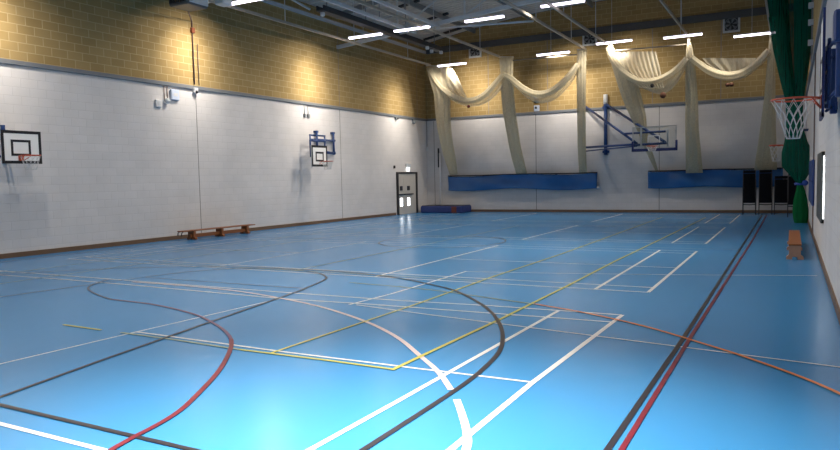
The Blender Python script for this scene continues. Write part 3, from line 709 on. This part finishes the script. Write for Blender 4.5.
# 3: near right
RX = .315; HY = 9.85
t = thing('basketball_goal', 'blue framed basketball goal with orange ring close by on the right wall', 'basketball goal', (XR, HY, 2.4), 'basketball goals')
BC = 10.15
board_x(t, RX, BC-.4, BC+.4, 2.44, 3.68, -1, th=.02, bw=.055, inner=(BC-.25, BC+.25, 2.72, 3.14))
bp_ = MB(); bp_.box((RX-.004, BC-.42, 2.40), (RX+.024, BC+.42, 2.45)); bp_.box((RX-.004, BC+.4, 2.40), (RX+.024, BC+.42, 3.70)); bp_.box((RX-.004, BC-.42, 2.40), (RX+.024, BC-.4, 3.70)); bp_.build('edge_padding', navy, t)
hoop_parts(t, (.012, HY, 2.64), (1, 0, 0), r=.25, nlen=.47, mcord=.0042, reach=.045, close=.3)
for y, z0, z1 in ((BC+.3, 2.55, 3.35), (BC-.3, 2.50, 3.35)):
    MB().box((RX+.05, y-.03, z0), (RX+.09, y+.03, z1), bev=.01).build('frame_tube', blue_steel, t)
for z in (2.62, 3.0, 3.3): MB().tube([(RX+.07, BC-.36, z), (RX+.07, BC+.36, z)], .02, 8).build('crossbar', blue_steel, t)
for y, z0, z1 in ((9.45, 2.6, 3.42), (10.75, 2.5, 3.35)):
    MB().box((XR-.09, y-.05, z0), (XR-.005, y+.05, z1), bev=.01).build('upright', blue_steel, t)
    for z in (z0+.1, z1-.1): MB().box((XR-.03, y-.1, z-.05), (XR-.002, y+.1, z+.05)).build('wall_plate', blue_steel, t)
    yb = BC+(.3 if y > BC else -.3)
    for z in (z0+.1, z1-.1): MB().tube([(XR-.06, y, z), (RX+.07, yb, z-.08)], .02, 8).build('arm', blue_steel, t)
MB().box((XR-.12, 9.30, 3.22), (XR-.004, 9.62, 3.58), bev=.02).build('winch_box', blue_steel, t)

# 4: far right
t = thing('basketball_goal', 'small basketball goal far off above the black chairs, beside the green curtain', 'basketball goal', (XR, 28.2, 2.5), 'basketball goals')
hoop_parts(t, at(776.5, 145.5, 28.2), (1, 0, 0), r=.225, nlen=.55, mcord=.012, reach=.15, n=8, tube=.028)
hx4 = at(776.5, 145.5, 28.2).x+.375
board_x(t, hx4, 27.6, 28.8, 2.5, 3.3, -1, inner=(27.95, 28.45, 2.72, 3.05))
for y in (27.8, 28.6):
    for z in (2.6, 3.2): MB().tube([(XR-.02, y, z), (hx4+.03, y, z)], .025, 8).build('arm', blue_steel, t)
# 5: back wall swing goal with clear board
t = thing('basketball_goal', 'clear basketball backboard on a blue swing frame at the back wall', 'basketball goal', (-7.7, YB, 2.7), 'basketball goals')
MB().tube([(-7.68, YB-.13, 2.70), (-7.68, YB-.13, 5.05)], .085, 12).build('post', blue_steel, t)
MB().tube([(-7.68, YB-.13, 5.05), (-7.68, YB-.13, 5.5)], .10, 12).build('post_cap', pale_steel, t)
for z in (2.85, 4.9): MB().box((-7.83, YB-.12, z-.06), (-7.53, YB, z+.06)).build('wall_plate', blue_steel, t)
MB().tube([(-8.78, YB-.1, 2.85), (-8.78, YB-.1, 5.02)], .06, 10).build('post', blue_steel, t)
for z in (2.95, 4.9): MB().box((-8.9, YB-.12, z-.05), (-8.66, YB, z+.05)).build('wall_plate', blue_steel, t)
BY = 29.9; bL, bR = -5.90, -4.14; bz0, bz1 = 2.75, 3.73
for a, b_, r in (((-8.75, YB-.12, 5.1), at(637, 143.5, BY+.15), .055), ((-7.66, YB-.15, 5.05), at(665, 142, BY+.15), .06), ((-8.75, YB-.12, 3.08), at(637, 144.2, BY+.15), .05), ((-8.75, YB-.12, 2.9), at(637, 146, BY+.15), .03)):
    MB().tube([a, b_], r, 8).build('arm', blue_steel, t)
MB().tube([at(623.5, 133.8, BY+.6), at(665.5, 131.3, BY+.15)], .045, 8).build('board_brace', blue_steel, t)
MB().tube([at(635, 145, BY+.15), at(667, 143, BY+.15)], .05, 8).build('board_brace', blue_steel, t)
bd = MB().box((bL, BY, bz0), (bR, BY+.02, bz1)).build('backboard', acrylic, t)
b = MB(); w = .045
for (a0, b0, a1, b1) in ((bL, bz1-w*.7, bR, bz1), (bL, bz0+.1, bL+w, bz1), (bR-w, bz0+.1, bR, bz1)): b.box((a0, BY-.004, b0), (a1, BY-.001, b1))
b.build('white_border', mat('grey white paint', (.42, .43, .43), .5), bd)
b = MB()
q = [at(640.7, 126.5, BY).x, at(667.3, 131, BY).x]
for (a0, b0, a1, b1) in ((q[0]-.035, 2.86, q[0]+.035, bz1-.02), (q[1]-.035, 2.86, q[1]+.035, bz1-.15), (q[0], bz1-.05, q[1], bz1-.01)): b.box((a0, BY+.06, b0), (a1, BY+.09, b1))
b.build('support_bar', white_plastic, t)
b = MB(); sx0, sx1 = at(647.5, 140, BY).x, at(660, 140, BY).x
for (a0, b0, a1, b1) in ((sx0, 3.05, sx0+.04, 3.35), (sx1-.04, 3.05, sx1, 3.35), (sx0, 3.31, sx1, 3.35)): b.box((a0, BY-.006, b0), (a1, BY-.002, b1))
b.build('target_square', white_plastic, bd)
b = MB(); b.box((bL-.03, BY-.03, bz0-.05), (bR+.03, BY+.05, bz0+.07), bev=.01); b.box((bL-.03, BY-.03, bz0), (bL+.05, BY+.05, bz0+.38), bev=.01); b.box((bR-.05, BY-.03, bz0), (bR+.03, BY+.05, bz0+.38), bev=.01)
b.build('edge_padding', navy, t)
hoop_parts(t, (at(653.5, 147, BY).x, BY-.36, 2.90), (0, 1, 0), nlen=.2, mcord=.004)

# ------------------------------------------------------------------ benches
def bench(x0, x1, y0, y1, h, label, near_end=False):
    t = thing('bench', label, 'bench', ((x0+x1)/2, (y0+y1)/2, 0), 'low wooden gym benches'); xc = (x0+x1)/2; w = x1-x0
    MB().box((x0, y0, h-.034), (x1, y1, h), bev=.008).build('seat', wood, t)
    MB().box((xc-.045, y0+.35, .07), (xc+.045, y1-.25, .17)).build('rail', wood, t)
    for i, y in enumerate((y0+(.02 if near_end else .42), (y0+y1)/2, y1-.42)):
        b = MB(); wf = w*.66
        def sec(yy): return [(xc-wf, yy, 0), (xc-.05, yy, 0), (xc-.04, yy, .05), (xc+.04, yy, .05), (xc+.05, yy, 0), (xc+wf, yy, 0), (xc+wf, yy, .05), (xc+w/2-.01, yy, .09), (xc+w/2-.01, yy, h-.035), (xc-w/2+.01, yy, h-.035), (xc-w/2+.01, yy, .09), (xc-wf, yy, .05)]
        b.loft([sec(y), sec(y+.09)], smooth=False, caps=True); b.build('leg', wood_end if near_end else wood, t)
    if not near_end:
        for dx in (-.08, .08):
            MB().tube([(xc+dx, y0+.03, h-.034), (xc+dx, y0-.02, h-.07), (xc+dx, y0-.03, h-.16)], .016, 6).build('hook', dark_steel, t)
    return t
bench(-16.78, -16.5, 15.25, 18.5, .30, 'long low wooden bench along the left wall')
bench(-.035, .195, 15.5, 19.2, .31, 'low wooden bench seen end on beside the right wall', True)

# ------------------------------------------------------------------ stacking chairs
def make_chair(label, group):
    t = thing('stacking_chair', label, 'chair', (0, 0, 0), group)
    b = MB(); rings = []
    for i in range(9):
        s = i/8; y = -.19+.40*s; z = .43-.025*math.sin(PI*s)+(-.02 if i == 8 else 0)
        rings.append([(-.235, y, z+.012), (-.1, y, z-.006), (0, y, z-.012), (.1, y, z-.006), (.235, y, z+.012), (.235, y, z-.006), (0, y, z-.03), (-.235, y, z-.006)])
    b.loft(rings, caps=True, smooth=False); b.build('seat', black_plastic, t)
    b = MB()
    for z0, z1 in ((.48, .62), (.685, .80)):
        rows = []
        for i in range(9):
            x = -.235+.47*i/8; y = -.235-.03*(1-(x/.235)**2)
            rows.append([(x, y+.03*(1-(z0-.4)*1.2), z0), (x, y-.02, z1), (x, y-.005, z1), (x, y+.015+.03*(1-(z0-.4)*1.2), z0)])
        b.loft(rows, caps=True, smooth=False)
    b.build('backrest', black_plastic, t)
    for sx in (-1, 1):
        MB().tube([(sx*.24, -.21, 0), (sx*.235, -.205, .42), (sx*.23, -.25, .79)], .013, 6).build('leg', dark_steel, t)
        MB().tube([(sx*.24, .24, 0), (sx*.235, .19, .41)], .013, 6).build('leg', dark_steel, t)
    return t
PITCH_C = .128
stacks = [(-1.53, 31.75, 9, 'leftmost black stack'), (-.93, 31.75, 9, 'second black stack from the left'), (-.36, 31.75, 7, 'shorter third black stack'), (.13, 30.0, 8, 'black stack beside the green curtain')]
ORDW = ['lowest', 'second lowest', 'third from the floor', 'fourth from the floor', 'fifth from the floor', 'sixth from the floor', 'seventh from the floor', 'eighth from the floor', 'ninth from the floor']
proto = None
for (x, y, k, nm) in stacks:
    for i in range(k):
        w_ = 'topmost' if i == k-1 else ORDW[i]
        lab = 'black stacking chair, %s in the %s' % (w_, nm)
        if proto is None: proto = make_chair(lab, 'stacked black chairs'); o = proto
        else: o = copy_tree(proto); o['label'] = lab
        o.location = (x, y+.006*i, PITCH_C*i)

# ------------------------------------------------------------------ corner mats and post
p0, p1 = at(420.5, 213, 31.5), at(462, 213, 31.5)
t = thing('crash_mat', 'dark blue crash mat lying in the far left corner', 'crash mat', ((p0.x+p1.x)/2, 31.9, 0))
MB().box((p0.x, 31.5, 0), (p1.x, 32.7, .36), bev=.05).build('pad', mat_blue, t)
xa, xb = at(451.5, 213, 31.5).x, at(456.5, 213, 31.5).x
MB().box((xa, 31.485, .02), (xb, 31.51, .33)).build('rust_strap', mat_red, t)
MB().box((p0.x+.05, 31.55, .355), (p1.x-.05, 32.65, .38), bev=.01).build('top_cover', black_paint, t)
b0, b1 = at(440.8, 212, 32.76), at(439.6, 153, 32.76)
t = thing('net_post', 'slim white net post standing behind the crash mat', 'post', (b0.x, 32.76, 0))
MB().tube([(b0.x, 32.78, 0), (b1.x, 32.78, b1.z)], .045, 10).build('pole', mat('glossy white post', (.95, .95, .95), .25, var=.02), t)
MB().tube([(b1.x-.09, 32.80, 2.35), (b1.x-.09, 32.80, b1.z+.25)], .045, 10).build('sleeve', black_paint, t)
MB().box((b0.x-.12, 32.70, 0), (b0.x+.12, 32.87, .03)).build('foot', dark_steel, t)

# ------------------------------------------------------------------ wall fittings
def fitting(name, lab, cat, parts, loc, group=None):
    t = thing(name, lab, cat, loc, group)
    for nm, mb, m_ in parts: mb.build(nm, m_, t)
    return t
# vents on the back wall
for (px, py, lab) in ((475.5, 51, 'square wall fan high on the back wall, left of the second net drop'), (590, 38.5, 'square wall fan high on the back wall above the third net drop'), (731.5, 24.5, 'square wall fan high on the back wall near the green curtain')):
    c = at(px, py, YB); s = .34
    fr = MB()
    for (a0, b0, a1, b1) in ((-s, -s, s, -s+.08), (-s, s-.08, s, s), (-s, -s+.08, -s+.08, s-.08), (s-.08, -s+.08, s, s-.08)): fr.box((c.x+a0, YB-.08, c.z+b0), (c.x+a1, YB, c.z+b1))
    ringm = MB().tube([(c.x+.255*math.cos(2*PI*i/24), YB-.085, c.z+.255*math.sin(2*PI*i/24)) for i in range(24)], .02, 6, closed=True)
    bl = MB()
    for i in range(6):
        a = 2*PI*i/6; ca, sa = math.cos(a), math.sin(a); pa, pb = math.cos(a+.5), math.sin(a+.5)
        bl.add([(c.x+.04*ca, YB-.05, c.z+.04*sa), (c.x+.23*ca, YB-.06, c.z+.23*sa), (c.x+.23*pa, YB-.03, c.z+.23*pb), (c.x+.04*pa, YB-.04, c.z+.04*pb)], [(0, 1, 2, 3)])
    hub = MB().ball((c.x, YB-.06, c.z), .05, 8)
    back = MB().box((c.x-s+.08, YB-.02, c.z-s+.08), (c.x+s-.08, YB-.004, c.z+s-.08))
    fitting('wall_fan', lab, 'wall fan', [('fan_frame', fr, pale_steel), ('guard_ring', ringm, steel_grey), ('blade', bl, steel_grey), ('hub', hub, dark_steel), ('back_plate', back, dark_steel)], (c.x, YB, c.z), 'wall fans')
# left wall conduit from the heater down with a red box and sensor
P0 = atx(192, 15, XL+.04); y_ = 16.62
fitting('conduit', 'brown conduit with a red box dropping from the heater to the wall ledge', 'conduit',
        [('pipe', MB().tube([(XL+.04, y_-.03, 4.98), (XL+.04, y_-.03, 7.0), (-16.0, 15.3, 7.0)], .02, 6), conduit_m), ('cable', MB().tube([(XL+.04, y_+.17, 4.98), (XL+.04, y_+.17, 6.3)], .012, 6), conduit_m),
         ('junction_box', MB().box((XL+.002, y_-.09, 6.62), (XL+.10, y_+.05, 6.8), bev=.02), red_box)], (XL, y_, 4.98))
c = atx(194, 90.5, XL); fitting('wall_sensor', 'small pale sensor on the left wall just below the brown conduit', 'sensor', [('body', MB().box((XL, c.y-.09, c.z-.10), (XL+.12, c.y+.09, c.z+.08), bev=.02), white_plastic), ('lens', MB().ball((XL+.12, c.y, c.z-.06), .05, 8), dark_steel)], (XL, c.y, c.z))
c = atx(173.5, 95, XL); fitting('wall_box', 'bluish white box below the ledge on the left wall', 'wall box', [('casing', MB().box((XL, c.y-.16, c.z-.17), (XL+.10, c.y+.16, c.z+.17), bev=.02), blue_white), ('cover_plate', MB().box((XL+.10, c.y-.08, c.z-.05), (XL+.105, c.y+.08, c.z+.05)), white_plastic)], (XL, c.y, c.z))
c = atx(165.5, 101, XL)
fitting('wall_sensor', 'round grey detector at the end of twin conduits on the left wall', 'sensor', [('conduit', MB().tube([(XL+.03, c.y+d_, c.z), (XL+.03, c.y+d_, 4.8)], .014, 6), conduit_m) for d_ in (-.06, .06)]+[('dome', MB().ball((XL+.08, c.y, c.z), .09, 10), pale_steel)], (XL, c.y, c.z))
c = atx(157.5, 103.5, XL); fitting('wall_box', 'small square pale socket box left of the twin conduits on the left wall', 'wall box', [('casing', MB().box((XL, c.y-.11, c.z-.11), (XL+.07, c.y+.11, c.z+.11), bev=.015), white_plastic), ('socket', MB().box((XL+.07, c.y-.05, c.z-.05), (XL+.078, c.y+.05, c.z+.05)), pale_steel)], (XL, c.y, c.z))
c = atx(306, 115.5, XL)
fitting('wall_sensor', 'twin grey conduits with end boxes above the tube framed board', 'sensor', [('conduit', MB().tube([(XL+.03, c.y+d_, c.z), (XL+.03, c.y+d_, 4.8)], .018, 6), pale_steel) for d_ in (-.12, .12)]+[('end_box', MB().box((XL, c.y+d_-.06, c.z-.08), (XL+.08, c.y+d_+.06, c.z+.06), bev=.01), steel_grey) for d_ in (-.12, .12)], (XL, c.y, c.z))
c = atx(395.5, 117, XL); fitting('wall_sensor', 'grey box hanging from the ledge near the far left corner', 'sensor', [('body', MB().box((XL, c.y-.12, c.z-.12), (XL+.12, c.y+.12, 4.8), bev=.02), steel_grey), ('lens', MB().ball((XL+.12, c.y, c.z-.08), .05, 8), dark_steel)], (XL, c.y, c.z))
c = atx(412.5, 122.5, XL); fitting('camera_dome', 'dark dome camera below the ledge in the far left corner', 'camera', [('dome', MB().ball((XL+.09, c.y, c.z), .09, 10), steel_grey), ('mount', MB().box((XL, c.y-.05, c.z+.02), (XL+.08, c.y+.05, c.z+.16)), steel_grey)], (XL, c.y, c.z))
c = atx(394, 167, XL); fitting('call_point', 'small dark call point on the left wall beside the door', 'call point', [('body', MB().box((XL, c.y-.07, c.z-.07), (XL+.05, c.y+.07, c.z+.07), bev=.01), black_plastic), ('button', MB().box((XL+.05, c.y-.03, c.z-.03), (XL+.058, c.y+.03, c.z+.03)), dark_steel)], (XL, c.y, c.z))
c = atx(407.3, 167.5, XL); fitting('exit_light', 'lit white emergency light above the pale door', 'emergency light', [('casing', MB().box((XL, c.y-.22, c.z+.02), (XL+.10, c.y+.22, c.z+.2), bev=.02), pale_steel), ('lens', MB().box((XL+.02, c.y-.14, c.z-.2), (XL+.07, c.y+.14, c.z+.02), bev=.01), sign_glow)], (XL, c.y, c.z))
c = at(537.5, 100.5, YB); fitting('wall_sensor', 'dark sensor on the back wall behind the second swag', 'sensor', [('body', MB().box((c.x-.13, YB-.14, c.z-.12), (c.x+.1, YB, c.z+.12), bev=.03), black_plastic), ('bracket', MB().box((c.x-.17, YB-.05, c.z+.1), (c.x+.05, YB, c.z+.28)), blue_white)], (c.x, YB, c.z))
c = at(537.5, 108.5, YB); fitting('wall_box', 'pale blue box below the dark sensor on the back wall', 'wall box', [('casing', MB().box((c.x-.14, YB-.15, c.z-.15), (c.x+.14, YB-.09, c.z+.15), bev=.02), blue_white), ('lens', MB().ball((c.x-.03, YB-.15, c.z+.03), .06, 8), dark_steel), ('mount', MB().box((c.x-.05, YB-.1, c.z-.05), (c.x+.05, YB, c.z+.05)), steel_grey)], (c.x, YB, c.z))
c = at(598, 187.5, YB-.3); fitting('weight_tag', 'small white weight at the lower right corner of the left blue screen', 'weight', [('body', MB().ball((c.x, YB-.3, c.z), .06, 8), white_plastic), ('clip', MB().tube([(c.x, YB-.3, c.z), (c.x-.02, YB-.25, c.z+.25)], .012, 5), dark_steel)], (c.x, YB-.3, c.z))
c = at(427.3, 149, YB); fitting('wall_box', 'small pale box on the back wall left of the net post', 'wall box', [('casing', MB().box((c.x-.07, YB-.06, c.z-.09), (c.x+.07, YB, c.z+.09), bev=.01), white_plastic), ('cable', MB().tube([(c.x, YB-.02, c.z), (c.x, YB-.02, 4.8)], .01, 5), conduit_m)], (c.x, YB, c.z))
# bracket high on the right wall
t = thing('rail_bracket', 'pale steel bracket high on the right wall behind the green curtain', 'bracket', (XR, 24.2, 6.0))
for z in (5.6, 6.2, 6.7): MB().box((XR-.14, 24.1, z-.08), (XR, 24.3, z+.08), bev=.01).build('plate', pale_steel, t)
MB().box((XR-.06, 24.17, 4.9), (XR-.01, 24.23, 7.4)).build('channel', steel_grey, t)

# ------------------------------------------------------------------ world and view
w = bpy.data.worlds.new('World'); scene.world = w; w.use_nodes = True
w.node_tree.nodes['Background'].inputs[0].default_value = (.5, .55, .6, 1); w.node_tree.nodes['Background'].inputs[1].default_value = .03
vs = scene.view_settings
scene.display_settings.display_device = 'sRGB'
vs.view_transform = 'Standard'; vs.look = 'None'; vs.exposure = 0.14; vs.gamma = 1.0; vs.use_curve_mapping = False
